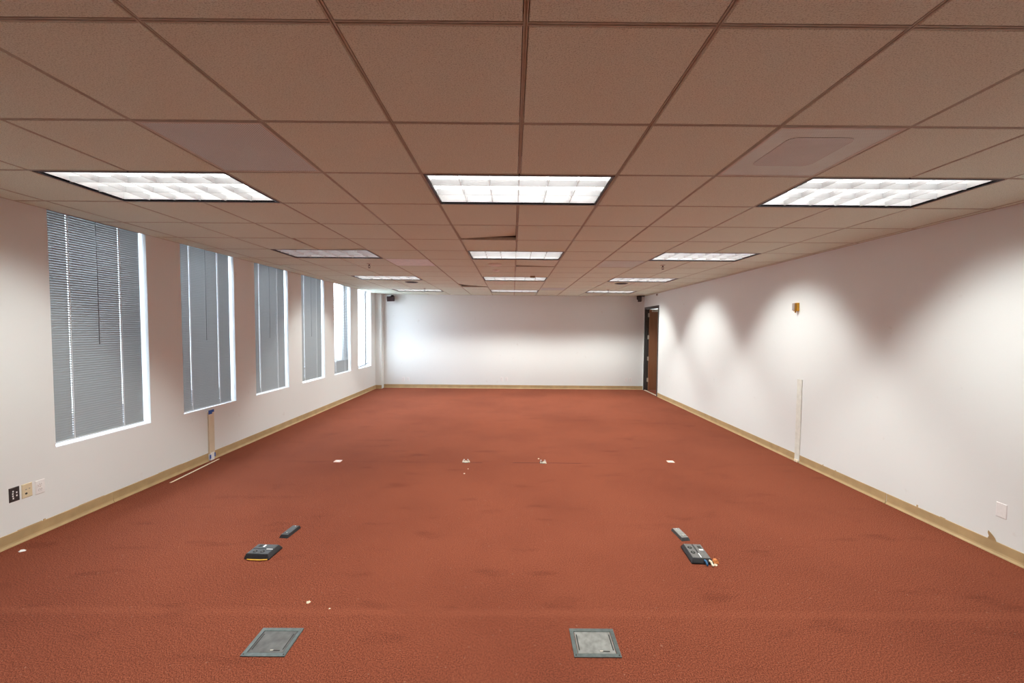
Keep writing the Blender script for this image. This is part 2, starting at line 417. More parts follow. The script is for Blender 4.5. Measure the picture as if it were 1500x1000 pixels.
def bar(b, a0, a1, c, along):
    h, s = 0.0075, 0.0029
    for u0, u1, z0, z1 in ((-h, -s, ZC, ZC + .010), (s, h, ZC, ZC + .010), (-s, s, ZC + .007, ZC + .030)):
        if along == 'y': b.box(c + u0, c + u1, a0, a1, z0, z1)
        else: b.box(a0, a1, c + u0, c + u1, z0, z1)
b = MB()
for i in range(-6, 7):
    seg = [(j, YS[j], YS[j + 1]) for j in range(len(YS) - 1)]
    run = None
    for j, y0, y1 in seg:
        skip = any(c + 1 == i and k == j - 7 for c, k in LIGHTS)
        if skip:
            if run: bar(b, run[0], run[1], gx(i), 'y'); run = None
        else:
            run = (run[0], y1) if run else (y0, y1)
    if run: bar(b, run[0], run[1], gx(i), 'y')
for k in range(-6, 17):
    for i in range(len(XS) - 1):
        x0 = XS[i] + (.0075 if i else 0); x1 = XS[i + 1] - (.0075 if i < len(XS) - 2 else 0)
        bar(b, x0, x1, gy(k), 'x')
# wall angle
b.box(XL, XL + .018, YF, YB, ZC - .001, ZC + .003); b.box(XR - .018, XR, YF, YB, ZC - .001, ZC + .003)
b.box(XL, XR, YB - .018, YB, ZC - .001, ZC + .003)
gridobj = b.build('ceiling_grid', M['grid'], ceil)

# ------------------------------------------------------------------ baseboards (vinyl cove)
prof = [(0, 0), (-.017, 0), (-.016, .006), (-.008, .016), (-.0045, .03), (-.0045, .100), (-.002, .103), (0, .103)]  # y (out of wall), z
def baseboard(name, runs):
    b = MB()
    for p in runs: b.prism_x(*p)
    return b
def bb(name, segs, loc, rz):
    b = MB()
    for s0, s1 in segs: b.prism_x(prof, s0, s1)
    o = struct(b.build(name, M['base'])); o.location = loc; o.rotation_euler = (0, 0, rz); return o
bbl = bb('baseboard_left', [(YF, 3.80), (3.803, 5.012), (5.105, 11.20)], (XL, 0, 0), PI / 2)
bbr = bb('baseboard_right', [(-5.114, -3.912), (-3.904, -YF)], (XR, 0, 0), -PI / 2)
bb('baseboard_right', [(-10.215, -5.206)], (XR, 0, 0), -PI / 2).name = 'baseboard_right_end'
bb('baseboard_far', [(-3.70, XR)], (0, YB, 0), 0)
bb('baseboard_pier', [(XL, -3.70)], (0, 11.20, 0), 0)
# torn flap standing up from the near end of the right baseboard
b = MB()
pts = [(-3.062, .100), (-3.004, .100), (-3.012, .125), (-3.028, .146), (-3.052, .168), (-3.056, .150), (-3.050, .125)]
b.prism_x([(0, 0), (0, 0), (0, 0)], 0, 0)
b = MB()
n = len(pts)
b.v = [(x, -.006 - (z - .1) * .12, z) for x, z in pts] + [(x, -.002 - (z - .1) * .12, z) for x, z in pts]
b.f = [list(range(n))[::-1], [n + i for i in range(n)]] + [[i, (i + 1) % n, n + (i + 1) % n, n + i] for i in range(n)]
b.m = [0] * len(b.f)
tag(b.build('torn_flap', M['base'], bbr), 'torn tan flap curling up from the baseboard')
# patches of old adhesive above the boards
b = MB()
for y0, y1, h in ((3.06, 3.22, .004), (3.23, 3.245, .010), (3.50, 3.72, .003), (4.3, 4.6, .003)): b.box(y0, y1, -.0035, 0, .100, .103 + h)
b.build('adhesive_edge', M['base'], bbl)
b = MB()
for y0, y1, h in ((-3.41, -3.37, .005), (-4.73, -4.722, .012), (-4.55, -4.53, .007), (-3.615, -3.602, .018)): b.box(y0, y1, -.0035, 0, .100, .103 + h)
b.build('adhesive_edge', M['base'], bbr)

# ------------------------------------------------------------------ windows
def window(n, y0):
    r = bpy.data.objects.new('window_%d' % n, None); C.objects.link(r); r.location = (XL, y0, SILL); struct(r)
    xo, xi = -WT + .02, -WT + .075
    H, W = HEAD - SILL, WW; t = .045
    b = MB()
    b.box(xo, xi, 0, t, 0, H); b.box(xo, xi, W - t, W, 0, H); b.box(xo, xi, t, W - t, 0, t); b.box(xo, xi, t, W - t, H - t, H)
    b.build('window_frame', M['alu'], r, bevel=.003)
    MB().box(xo + .022, xo + .028, t, W - t, t, H - t).build('pane', M['glass'], r)
    MB().box(xi, -.002, .002, W - .002, 0, .006).build('window_sill', M['sill'], r)
    return r
for i, y in enumerate(WIN): window(i + 1, y)

# ------------------------------------------------------------------ venetian blinds
BX, BGAP, HOLE = -.060, .022, .0022
def slats(tilts, zs, W):
    b = MB()
    for z, a in zip(zs, tilts):
        hw, cv = .0155, .0030; ca, sa = math.cos(a), math.sin(a); L = []
        for u in (-1, -.5, 0, .5, 1):
            x, zz = u * hw, -cv * (1 - u * u) * -1
            L.append((x * ca - zz * sa, x * sa + zz * ca))
        for q, ((xa, za), (xb, zb)) in enumerate(zip(L, L[1:])):
          cuts = [BGAP, W - BGAP] if q != 1 else [BGAP, .19 - HOLE, .19 + HOLE, W - .24 - HOLE, W - .24 + HOLE, W - BGAP]
          for s0, s1 in zip(cuts[::2], cuts[1::2]):
            b.poly([(BX + xa, s0, z + za), (BX + xa, s1, z + za), (BX + xb, s1, z + zb), (BX + xb, s0, z + zb)])
    return b
def blind(y0, label, bottom=.022, tilt=lambda z: -math.radians(58), wand=True):
    r = thing('window_blind', label, 'blind', (XL, y0, SILL), 0, 'venetian blinds down the window wall')
    H, W = HEAD - SILL, WW
    MB().box(BX - .014, BX + .014, BGAP, W - BGAP, H - .035, H - .003).build('headrail', M['rail'], r, bevel=.002)
    zs = []; z = bottom + .024
    while z < H - .045: zs.append(z); z += .0212
    s = slats([tilt(q) for q in zs], zs, W).build('slats', M['slat'], r, smooth=True)
    MB().box(BX - .012, BX + .012, BGAP, W - BGAP, bottom, bottom + .012).build('bottom_rail', M['rail'], r, bevel=.002)
    for yy in (.19, W - .24):
        b = MB()
        b.box(BX + .0140, BX + .0152, yy - .0022, yy + .0022, bottom + .006, H - .03); b.box(BX - .0152, BX - .0140, yy - .0022, yy + .0022, bottom + .006, H - .03)
        b.build('ladder_cord', M['cord'], r)
    if wand:
        b = MB(); b.tube([(BX + .024, .42, H - .03), (BX + .026, .421, H - .6), (BX + .025, .42, H - 1.26)], .0032, 8); b.build('tilt_wand', M['wand'], r, smooth=True)
    else:
        b = MB(); b.tube([(BX + .022, .735, H - .03 - i * .06) for i in range(30)], .004, 8); b.build('pull_cord', M['darkcord'], r, smooth=True)
    return r
place = ['nearest the camera', None]
blind(WIN[0], 'lowered grey slatted blind nearest the camera on the left window wall')
blind(WIN[1], 'lowered grey slatted blind over the blue-taped cable cover', bottom=.006, tilt=lambda z: -math.radians(57))
blind(WIN[2], 'lowered grey slatted blind in the third window from the camera', bottom=.012)
blind(WIN[3], 'lowered grey slatted blind in the fourth window from the camera', bottom=.024)
blind(WIN[4], 'half open slatted blind, bright above and closed grey along its bottom', bottom=.012, wand=False, tilt=lambda z: math.radians(-58 if z < .27 else -30))
# last window: blind with its slats drawn up, a dark cord hanging down and the bottom bar hanging askew
r = thing('window_blind', 'drawn-up blind with dark hanging cord and crooked bottom bar in the last window', 'blind', (XL, WIN[5], SILL), 0, 'venetian blinds down the window wall')
H, W = HEAD - SILL, WW
MB().box(BX - .014, BX + .014, BGAP, W - BGAP, H - .035, H - .003).build('headrail', M['rail'], r, bevel=.002)
slats([math.radians(4)] * 14, [H - .04 - .0035 * i for i in range(14)], W).build('slats', M['slat'], r, smooth=True)
b = MB(); b.tube([(BX + .004 * math.sin(i * 1.9), W * .71 + .005 * math.cos(i * 1.9), .072 + i * .03) for i in range(67)], .0075, 6)
b.build('hanging_cord', M['darkcord'], r, smooth=True)
rot = Euler((math.radians(5), 0, 0)).to_matrix()
MB().box(-.012, .012, -.40, .40, -.006, .006, rot=rot, at=(BX, W * .5, .055)).build('bottom_rail', M['darkcord'], r, bevel=.002)

# ------------------------------------------------------------------ door in the right wall
d = bpy.data.objects.new('door_1', None); C.objects.link(d); d.location = (XR, DY0, 0); struct(d)
DW = DY1 - DY0
b = MB()
b.box(-.012, .135, 0, .05, 0, DZ); b.box(-.012, .135, DW - .05, DW, 0, DZ); b.box(-.012, .135, .05, DW - .05, DZ - .055, DZ)
b.box(.045, .062, .05, .062, 0, DZ - .055); b.box(.045, .062, DW - .062, DW - .05, 0, DZ - .055); b.box(.045, .062, .05, DW - .05, DZ - .067, DZ - .055)
b.build('door_frame', M['frame'], d, bevel=.003)
leaf = MB().box(.105, 1.06, DW - .098, DW - .054, .012, DZ - .062).build('door_leaf', M['wood'], d, bevel=.002)
for z in (.30, .905, 1.515, 2.14):
    b = MB(); b.box(.072, .106, DW - .0535, DW - .0500, z - .055, z + .055)
    b.box(.1015, .105, DW - .095, DW - .056, z - .055, z + .055)
    b.lathe([(.008, z - .058), (.008, z + .058)], 12, at=(.104, DW - .052, 0)); b.build('hinge', M['steel'], leaf)
b = MB(); b.lathe([(.026, 0), (.026, -.006), (.010, -.008), (.010, -.05)], 16, axis='y', at=(.98, DW - .098, 1.0)); b.box(.86, .99, DW - .155, DW - .140, .99, 1.01)
b.build('door_handle', M['steel'], leaf)
b = MB(); b.box(.16, .52, DW - .15, DW - .098, DZ - .13, DZ - .08); b.build('door_closer', M['steel'], leaf, bevel=.004)
MB().box(-.005, .05, .05, DW - .05, 0, .012).build('threshold', M['thresh'], d, bevel=.004)

# ------------------------------------------------------------------ recessed louvred lights
FW, FD = 2 * T - .02, T - .02
def troffer(label, loc, lit=True):
    r = thing('ceiling_light', label, 'ceiling light', loc, 0, 'recessed louvred ceiling lights')
    w, h = FW / 2, FD / 2; t = .014
    b = MB()                                                  # dark flange
    for x0, x1, y0, y1 in ((-w, w, -h, -h + t), (-w, w, h - t, h), (-w, -w + t, -h + t, h - t), (w - t, w, -h + t, h - t)):
        b.box(x0, x1, y0, y1, -.002, .012)
    b.build('trim_frame', M['bronze'], r)
    b = MB(); iw, ih, zt = w - t, h - t, .115                  # white housing, open below
    b.box(-iw - .003, -iw, -ih - .003, ih + .003, .0, zt); b.box(iw, iw + .003, -ih - .003, ih + .003, .0, zt)
    b.box(-iw, iw, -ih - .003, -ih, .0, zt); b.box(-iw, iw, ih, ih + .003, .0, zt); b.box(-iw - .003, iw + .003, -ih - .003, ih + .003, zt, zt + .004)
    b.build('housing', M['troffer'], r)
    b = MB()                                                  # 6 x 3 parabolic cells
    def blade(c, along, L, other):
        P = [(-.0014, .004), (.0014, .004), (.0022, .022), (.0045, .044), (-.0045, .044), (-.0022, .022)]
        if along == 'x': b.prism_x([(c + u, z) for u, z in P], -L, L)
        else:
            n = len(P); q = len(b.v)
            for y in (-L, L): b.v += [(c + u, y, z) for u, z in P]
            for i in range(n): b.f.append([q + i, q + (i + 1) % n, q + n + (i + 1) % n, q + n + i]); b.m.append(0)
            b.f.append([q + i for i in range(n)][::-1]); b.f.append([q + n + i for i in range(n)]); b.m += [0, 0]
    for i in range(1, 6): blade(-iw + 2 * iw * i / 6, 'y', ih, ih)
    for j in range(1, 3): blade(-ih + 2 * ih * j / 3, 'x', iw, iw)
    b.build('louver', M['louver'], r)
    for j in range(3):
        y = -ih + 2 * ih * (j + .5) / 3
        b = MB(); b.lathe([(.006, -iw + .01), (.013, -iw + .012), (.013, iw - .012), (.006, iw - .01)], 14, axis='x', at=(0, y, .085))
        b.build('lamp_tube', M['tube'] if lit else M['deadtube'], r, smooth=True)
    return r
NAMES = {(-5, -2): 'added unseen louvred ceiling light overhead by the camera on the window side',
         (-1, -2): 'added unseen louvred ceiling light straight overhead at the camera in the middle row',
         (3, -2): 'added unseen louvred ceiling light overhead by the camera on the bare wall side',
         (-5, 2): 'bright louvred ceiling light nearest the camera above the window side',
         (-1, 2): 'bright louvred ceiling light nearest the camera in the middle row',
         (3, 2): 'bright louvred ceiling light nearest the camera beside the bare right wall',
         (-5, 6): 'dim grey louvred ceiling light, the only dull one, near the windows',
         (-1, 6): 'lit louvred ceiling light second from the camera in the middle row',
         (3, 6): 'lit louvred ceiling light second from the camera on the right',
         (-5, 10): 'lit louvred ceiling light third from the camera on the window side',
         (-1, 10): 'lit louvred ceiling light third from the camera in the middle row',
         (3, 10): 'lit louvred ceiling light third from the camera on the right side',
         (-5, 14): 'farthest louvred ceiling light on the window side near the far wall',
         (-1, 14): 'farthest louvred ceiling light in the middle row near the far wall',
         (3, 14): 'farthest louvred ceiling light on the right near the doorway'}
POWER = 55.0; LAMP_COLOR = (0.96, 1.0, 0.965)
def lamp(loc, power):
    ld = bpy.data.lights.new('troffer_light', 'AREA'); ld.shape = 'RECTANGLE'; ld.size = FW - .06; ld.size_y = FD - .06
    ld.energy = power; ld.color = LAMP_COLOR
    # photometry of a three-lamp parabolic troffer: wide along the tubes, sharply cut off across them
    ld.use_nodes = True; nt = ld.node_tree; em = nt.nodes['Emission']
    g = nt.nodes.new('ShaderNodeNewGeometry'); sx = nt.nodes.new('ShaderNodeSeparateXYZ'); nt.links.new(g.outputs['Incoming'], sx.inputs[0])
    az = mth(nt, 'MAXIMUM', mth(nt, 'ABSOLUTE', sx.outputs[2]), 1e-4); fac = []
    for i, (t0, t1) in enumerate(((3.5, 0.6), (1.15, 0.72))):
        r = nt.nodes.new('ShaderNodeMapRange'); r.interpolation_type = 'SMOOTHSTEP'; r.inputs[1].default_value = t1; r.inputs[2].default_value = t0
        r.inputs[3].default_value = 1; r.inputs[4].default_value = 0
        nt.links.new(mth(nt, 'DIVIDE', mth(nt, 'ABSOLUTE', sx.outputs[i]), az), r.inputs[0]); fac.append(r.outputs[0])
    nt.links.new(mth(nt, 'MULTIPLY', fac[0], fac[1]), em.inputs['Strength'])
    o = bpy.data.objects.new('troffer_light', ld); C.objects.link(o); o.location = loc; return o
for c, k in LIGHTS:
    lit = (c, k) != (-5, 6)
    loc = (gx(c + 1), gy(k) + T / 2, ZC)
    r = troffer(NAMES[(c, k)], loc, lit)
    if lit: lamp((loc[0], loc[1], ZC - .006), POWER * {(-1, 14): 1.15, (3, 14): 1.15, (-5, 14): .5}.get((c, k), .4 if k == -2 else 1.0))  # added overhead row runs weaker, as foreground fill

# ------------------------------------------------------------------ ceiling vents and panels
def vent(cell, label, mat, raised=False, plain=False):
    c, k = cell; r = thing('ceiling_vent', label, 'vent', (gx(c) + T / 2, gy(k) + T / 2, ZC), 0, 'square metal vents in the ceiling grid')
    h = T / 2 - G
    b = MB()
    for x0, x1, y0, y1 in ((-h, h, -h, -h + .012), (-h, h, h - .012, h), (-h, -h + .012, -h + .012, h - .012), (h - .012, h, -h + .012, h - .012)): b.box(x0, x1, y0, y1, -.001, .012)
    b.build('vent_frame', M['vent_pale'] if plain else M['vent_frame'], r)
    g = h - .012
    b = MB(); b.box(-g, g, -g, g, .001, .004)
    if raised:
        cx, cy, e, rr = -g * .06, -g * .10, g * .60, g * .16
        ring = [(cx + sx * (e - rr) + rr * math.cos(a0 + t * PI / 12), cy + sy * (e - rr) + rr * math.sin(a0 + t * PI / 12))
                for sx, sy, a0 in ((1, 1, 0), (-1, 1, PI / 2), (-1, -1, PI), (1, -1, 1.5 * PI)) for t in range(7)]
        q = MB(); n = len(ring); q.v = [(x, y, .0008) for x, y in ring] + [(x, y, -.0012) for x, y in ring]
        q.f = [list(range(n)), [n + i for i in range(n)][::-1]] + [[i, (i + 1) % n, n + (i + 1) % n, n + i] for i in range(n)]; q.m = [0] * len(q.f)
        q.build('perforated_centre', M['vent_open'], r)
    b.build('face_panel', mat, r)
    return r
vent((-3, 1), 'grey striped perforated vent nearest the camera, left of centre', M['vent_stripe'])
vent((2, 1), 'grey-brown perforated vent with a rounded square centre, nearest on the right', M['vent_fine'], raised=True)
vent((-3, 7), 'pale plain square panel beside the dim light', M['vent_pale'], plain=True)
vent((2, 7), 'dusky stained vent panel left of the second right-hand light', M['vent_fine'])
vent((1, 13), 'small grey vent panel far back between the middle and right lights', M['vent_stripe'])

# ------------------------------------------------------------------ ceiling panels pushed out of place
LAB = {(-1, 4): 'brown ceiling tile lifted at its far right corner behind the nearest middle light',
       (-4, 5): 'brown ceiling tile lifted beside the corner of the dim light',
       (0, 7): 'brown ceiling tile lifted at one corner behind the second middle light',
       (-2, 12): 'brown ceiling tile lifted at one corner far back left of the middle lights'}
for (c, k), (fy, fx) in MOVED.items():
    x0, x1, y0, y1 = gx(c) + G, gx(c + 1) - G, gy(k) + G, gy(k + 1) - G
    up = {(-1, 4): .045, (-4, 5): .05, (0, 7): .022, (-2, 12): .05}[(c, k)]
    cor = [('near', 'left'), ('near', 'right'), ('far', 'right'), ('far', 'left')]
    dz = [up if q == (fy, fx) else (up * .22 if (q[0] == fy or q[1] == fx) else .0005) for q in cor]
    b = MB(); panel(b, x0, x1, y0, y1, dz)
    cx, cy = (x0 + x1) / 2, (y0 + y1) / 2
    b.v = [(p[0] - cx, p[1] - cy, p[2] - ZC) for p in b.v]
    b.f = [f if len(f) != 4 else f for f in b.f]
    o = b.build('ceiling_tile', M['tile'], loc=(cx, cy, ZC)); tag(o, LAB[(c, k)], 'ceiling tile', 'displaced ceiling tiles')

# ------------------------------------------------------------------ small ceiling fittings
def cell(i, k): return (gx(i), gy(k), ZC)
def sprinkler(loc, label):
    r = thing('sprinkler_head', label, 'sprinkler', loc, 0, 'sprinkler heads')
    MB().lathe([(.038, 0), (.038, -.004), (.022, -.010), (.012, -.012)], 20).build('escutcheon', M['steel'], r, smooth=True)
    b = MB(); b.lathe([(.008, -.010), (.009, -.03), (.006, -.034)], 10); b.tube([(-.009, 0, -.026), (-.016, 0, -.045), (0, 0, -.062)], .003, 6); b.tube([(.009, 0, -.026), (.016, 0, -.045), (0, 0, -.062)], .003, 6)
    b.build('frame_arms', M['bronze'], r)
    MB().lathe([(.004, -.058), (.018, -.062), (.018, -.065), (.004, -.066)], 14).build('deflector', M['bronze'], r)
    return r
sprinkler(cell(-3.59, 7.71), 'small sprinkler head behind the dim light on the window side')
sprinkler(cell(3.56, 7.55), 'small sprinkler head behind the second light on the right')
sprinkler(cell(-3.53, 13.58), 'far sprinkler head in front of the last window-side light')
sprinkler(cell(3.67, 13.52), 'far sprinkler head in front of the last right-hand light')
def downlight(loc, label):
    r = thing('ceiling_speaker', label, 'ceiling speaker', (loc[0], loc[1], loc[2] + .003), 0, 'round dark ceiling speakers')
    MB().lathe([(.135, 0), (.137, -.006), (.122, -.010), (.118, -.004), (.118, 0)], 32).build('rim', M['bronze'], r, smooth=True)
    MB().lathe([(.117, -.001), (.10, -.006), (.05, -.009), (.004, -.010)], 32).build('grille', M['slot'], r, smooth=True)
downlight(cell(-3.53, 11.55), 'round dark ceiling speaker on the window side behind the third light')
downlight(cell(3.62, 11.45), 'round dark ceiling speaker on the right behind the third light')
r = thing('smoke_detector', 'larger round beige ceiling disc just behind the second middle light', 'smoke detector', cell(-.5, 7.62), 0, 'round beige discs')
MB().lathe([(.100, 0), (.102, -.010), (.088, -.018), (.080, -.014)], 32).build('mounting_ring', M['beige'], r, smooth=True)
MB().lathe([(.079, -.010), (.070, -.024), (.03, -.030), (.004, -.030)], 32).build('cover', M['beige'], r, smooth=True)
r = thing('smoke_detector', 'smaller round beige ceiling disc behind the larger one', 'smoke detector', cell(-.51, 8.58), 0, 'round beige discs')
MB().lathe([(.062, 0), (.063, -.008), (.052, -.012)], 28).build('mounting_ring', M['beige'], r, smooth=True)
MB().lathe([(.050, -.010), (.044, -.024), (.004, -.026)], 28).build('cover', M['white'], r, smooth=True)
r = thing('ceiling_bracket', 'small tan box under the ceiling before the third middle light', 'bracket', cell(.52, 9.72))
MB().box(-.055, .055, -.04, .04, -.004, 0).build('mounting_plate', M['beige'], r)
MB().box(-.045, .045, -.03, .03, -.03, -.004).build('box_body', M['tanbox'], r, bevel=.004)
r = thing('motion_sensor', 'small beige sensor where the right wall meets the ceiling by the door', 'sensor', (XR, 10.36, ZC - .035))
MB().box(-.012, 0, -.03, .03, -.03, .03).build('mounting_plate', M['white'], r, bevel=.003)
MB().box(-.04, -.012, -.022, .022, -.024, .018).build('sensor_body', M['warmgrey'], r, bevel=.006)

# ------------------------------------------------------------------ speakers in the far corners
r = thing('wall_speaker', 'small dark brown box speaker high in the far left corner', 'speaker', (-3.44, YB, 2.60), 0, 'corner speakers')
rot = Euler((math.radians(12), math.radians(-3), math.radians(14))).to_matrix()
MB().box(-.10, .10, -.09, .09, -.062, .062, rot=rot, at=(0, -.17, -.06)).build('cabinet', M['maroon'], r, bevel=.004)
MB().box(-.088, .088, -.096, -.090, -.052, .052, rot=rot, at=(0, -.17, -.06)).build('grille_cloth', M['maroon'], r, bevel=.002)
b = MB(); b.box(-.03, .03, -.008, 0, -.08, .06); b.tube([(0, -.004, .03), (0, -.09, .045), (0, -.15, .01)], .011, 8); b.build('mounting_bracket', M['black'], r)
r = thing('wall_speaker', 'narrow black speaker on a swivel bracket in the far right corner by the door', 'speaker', (3.56, YB, 2.63), 0, 'corner speakers')
rot = Euler((math.radians(14), 0, math.radians(-30))).to_matrix()
MB().box(-.045, .045, -.06, .06, -.085, .06, rot=rot, at=(.0, -.20, -.03)).build('cabinet', M['black'], r, bevel=.005)
MB().box(-.034, .034, -.066, -.060, -.072, .045, rot=rot, at=(.0, -.20, -.03)).build('grille_cloth', M['darkgrey'], r, bevel=.002)
b = MB(); b.box(-.09, .12, -.25, -.20, .022, .040); b.box(-.02, .03, -.008, 0, -.05, .05); b.tube([(0, -.004, .02), (0, -.10, .03), (0, -.2, .03)], .012, 8); b.box(-.09, -.07, -.24, -.21, -.05, .03)
b.build('mounting_bracket', M['black'], r)

# ------------------------------------------------------------------ wall plates
def plate(label, loc, rz, mat, w=.070, h=.114, kind='duplex', group=None, cat='wall outlet', name='wall_outlet', dark=None):
    r = thing(name, label, cat, (loc[0] - .002 * math.sin(rz), loc[1] + .002 * math.cos(rz), loc[2]), rz, group)
    b = MB()
    n = len(b.v); x, z, t = w / 2, h / 2, .006
    b.v = [(-x, 0, -z), (x, 0, -z), (x, 0, z), (-x, 0, z), (-x, -.002, -z), (x, -.002, -z), (x, -.002, z), (-x, -.002, z),
           (-x + .004, -t, -z + .004), (x - .004, -t, -z + .004), (x - .004, -t, z - .004), (-x + .004, -t, z - .004)]
    b.f = [[0, 1, 2, 3], [11, 10, 9, 8]]
    for o in (0, 4):
        for i in range(4): b.f.append([o + i, o + (i + 1) % 4, o + 4 + (i + 1) % 4, o + 4 + i])
    b.m = [0] * len(b.f); b.build('cover_plate', mat, r)
    dark = dark or M['slot']
    if kind == 'duplex':
        for s in (-1, 1):
            q = MB(); q.lathe([(.0165, -t + .001), (.0165, -t - .003), (.015, -t - .0035)], 20, axis='y', at=(0, 0, s * .0195)); f = q.build('receptacle', mat, r)
            q = MB(); q.box(-.0075, -.005, -t - .0042, -t - .0030, s * .0195, s * .0195 + .009); q.box(.005, .0075, -t - .0042, -t - .0030, s * .0195, s * .0195 + .009)
            q.lathe([(.0025, -t - .0030), (.0025, -t - .0042)], 10, axis='y', at=(0, 0, s * .0195 - .006)); q.build('slots', dark, f)
        MB().lathe([(.003, -t), (.003, -t - .0015)], 10, axis='y').build('screw', M['steel'], r)
    elif kind == 'jacks':
        for j, (px, pz) in enumerate(((-.010, .026), (-.012, .008), (-.012, -.010), (-.010, -.028), (.012, .012), (.012, -.012))):
            MB().box(px - .004, px + .004, -t - .002, -t + .001, pz - .006, pz + .006).build('jack', M['white'], r)
    elif kind == 'data':
        for px, pz, s in ((-.008, .010, .005), (.014, .012, .005)): MB().box(px - s, px + s, -t - .001, -t + .001, pz - .0035, pz + .0035).build('slot', M['warmgrey'], r)
        MB().lathe([(.008, -t + .001), (.008, -t - .001)], 14, axis='y', at=(-.008, 0, -.022)).build('socket', M['slot'], r)
    elif kind == 'blank':
        for s in (-1, 1): MB().lathe([(.003, -t), (.003, -t - .0015)], 10, axis='y', at=(0, 0, s * .042)).build('screw', M['white'], r)
    return r
gL = 'wall plates below the left wall'
plate('dark brown wall plate with white jacks, left of three near the camera', (XL, 3.049, .397), PI / 2, M['brownplate'], .067, .112, 'jacks', cat='wall plate', name='data_plate')
plate('ivory wall plate with a dark hole between the brown and white plates', (XL, 3.130, .396), PI / 2, M['ivory'], .071, .113, 'data', cat='wall plate', name='data_plate')
plate('white outlet right of the ivory plate on the left wall', (XL, 3.217, .391), PI / 2, M['white'], .068, .113, 'duplex', dark=M['greyslot'])
plate('white blank wall plate low on the right wall near the camera', (XR, 2.986, .357), -PI / 2, M['white'], .070, .114, 'blank', cat='wall plate', name='blank_plate')
gB = 'outlets along the far wall'
for x, z, lab in ((-3.137, .252, 'left outlet of the pair on the far wall nearest the windows'), (-3.000, .252, 'right outlet of the pair on the far wall nearest the windows'),
               (-.305, .274, 'left outlet of the pair in the middle of the far wall'), (-.168, .274, 'right outlet of the pair in the middle of the far wall'),
               (3.275, .284, 'left outlet of the pair on the far wall by the door'), (3.404, .284, 'right outlet of the pair on the far wall by the door')):
    plate(lab, (x, YB, z), 0, M['white'], .075, .118, 'duplex', gB)

# yellow wall device
r = thing('warning_strobe', 'small yellow box with grey front high on the right wall', 'alarm', (XR + .002, 5.247, 2.035))
MB().box(-.040, 0, -.022, .022, -.055, .055).build('housing', M['yellow'], r, bevel=.004)
MB().box(-.058, -.040, -.022, .018, -.055, .052).build('lens', M['amber'], r, bevel=.003)
MB().box(-.066, -.058, -.018, .024, -.045, .050).build('front_plate', M['warmgrey'], r, bevel=.002)
MB().lathe([(.008, -.075), (.010, -.055)], 10, at=(-.04, -.004, 0)).build('pull_pin', M['amber'], r)

# cable covers running up the walls
r = thing('cable_cover', 'cream cable cover with blue tape under the second window', 'cable cover', (XL, 5.060, 0))
b = MB(); b.frustum((0, .018, -.046, .046), (0, .018, -.046, .046), .09, .625)
b.build('channel', M['raceway'], r, bevel=.004)
MB().box(0, .021, -.030, .034, 0, .10).build('end_piece', M['white'], r, bevel=.004)
for (y0, y1, z0, z1) in ((-.050, .010, .598, .650), (.012, .044, .618, .652)):
    MB().box(.0175, .0195, y0, y1, z0, z1).build('tape', M['bluetape'], r)
for (y0, y1, z0, z1) in ((-.044, -.026, .028, .075), (.030, .050, .035, .085)):
    MB().box(.0175, .0225, y0, y1, z0, z1).build('tape', M['bluetape'], r)
r = thing('cable_cover', 'off-white cable cover standing up the right wall below the yellow box', 'cable cover', (XR, 5.160, 0))
MB().frustum((-.008, 0, -.045, .045), (-.008, 0, -.045, .045), .012, 1.06).build('channel', M['racewhite'], r, bevel=.004)
MB().box(-.009, 0, -.046, .046, 1.055, 1.09).build('end_cap', M['racewhite'], r, bevel=.004)
MB().box(-.022, 0, -.034, .034, 0, .03).build('end_piece', M['cream'], r, bevel=.003)

# loose strip of trim on the carpet
b = MB(); b.box(-.010, .010, -.40, .40, 0, .005)
o = b.build('loose_trim_strip', M['cream'], loc=(-3.765, 4.69, .001), bevel=.001); o.rotation_euler = (0, 0, math.radians(4.2))
tag(o, 'thin loose tan strip lying on the carpet by the left baseboard', 'trim strip')

# ------------------------------------------------------------------ floor boxes
def floor_box(label, loc, rz, scale, cover):
    r = thing('floor_box', label, 'floor outlet box', loc, rz, 'raised black floor boxes')
    r.scale = scale
    w, l = .092, .122
    b = MB(); b.frustum((-w, w, -l, l), (-w, w, -l, l), 0, .012); b.frustum((-w, w, -l, l), (-w + .016, w - .016, -l + .022, l - .010), .012, .040)
    b.build('body', M['black'], r, bevel=.003)
    MB().box(-w + .019, -.008, -l + .026, l - .014, .0385, .0425).build('left_cover', cover, r, bevel=.002)
    MB().box(.006, w - .019, -l + .026, l - .014, .0385, .0425).build('right_cover', cover, r, bevel=.002)
    for y in (-.022, .050):
        MB().lathe([(.019, .0420), (.019, .0440), (.014, .0440), (.013, .0425)], 20, at=(-.042, y, 0)).build('outlet', M['slot'], r)
        MB().box(-.046, -.038, y - .006, y + .008, .0424, .0446).build('outlet_tab', M['palegrey'], r)
    MB().box(.030, .058, .045, .078, .042, .0438).build('outlet', M['slot'], r)
    MB().box(.028, .062, .012, .030, .042, .0436).build('label_sticker', M['white'], r)
    MB().box(-.004, .004, -.090, -.030, .0395, .0425).build('metal_strip', M['white'], r)
    return r
bl = floor_box('raised black floor box on the left, its cover seam running crosswise', (-1.873, 2.945, 0), PI / 2 - .05, (.87, .78, .9), M['darkgrey'])
br = floor_box('raised black floor box on the right with cut wires at its front', (1.416, 2.958, 0), -.06, (.87, .92, .9), M['midgrey'])
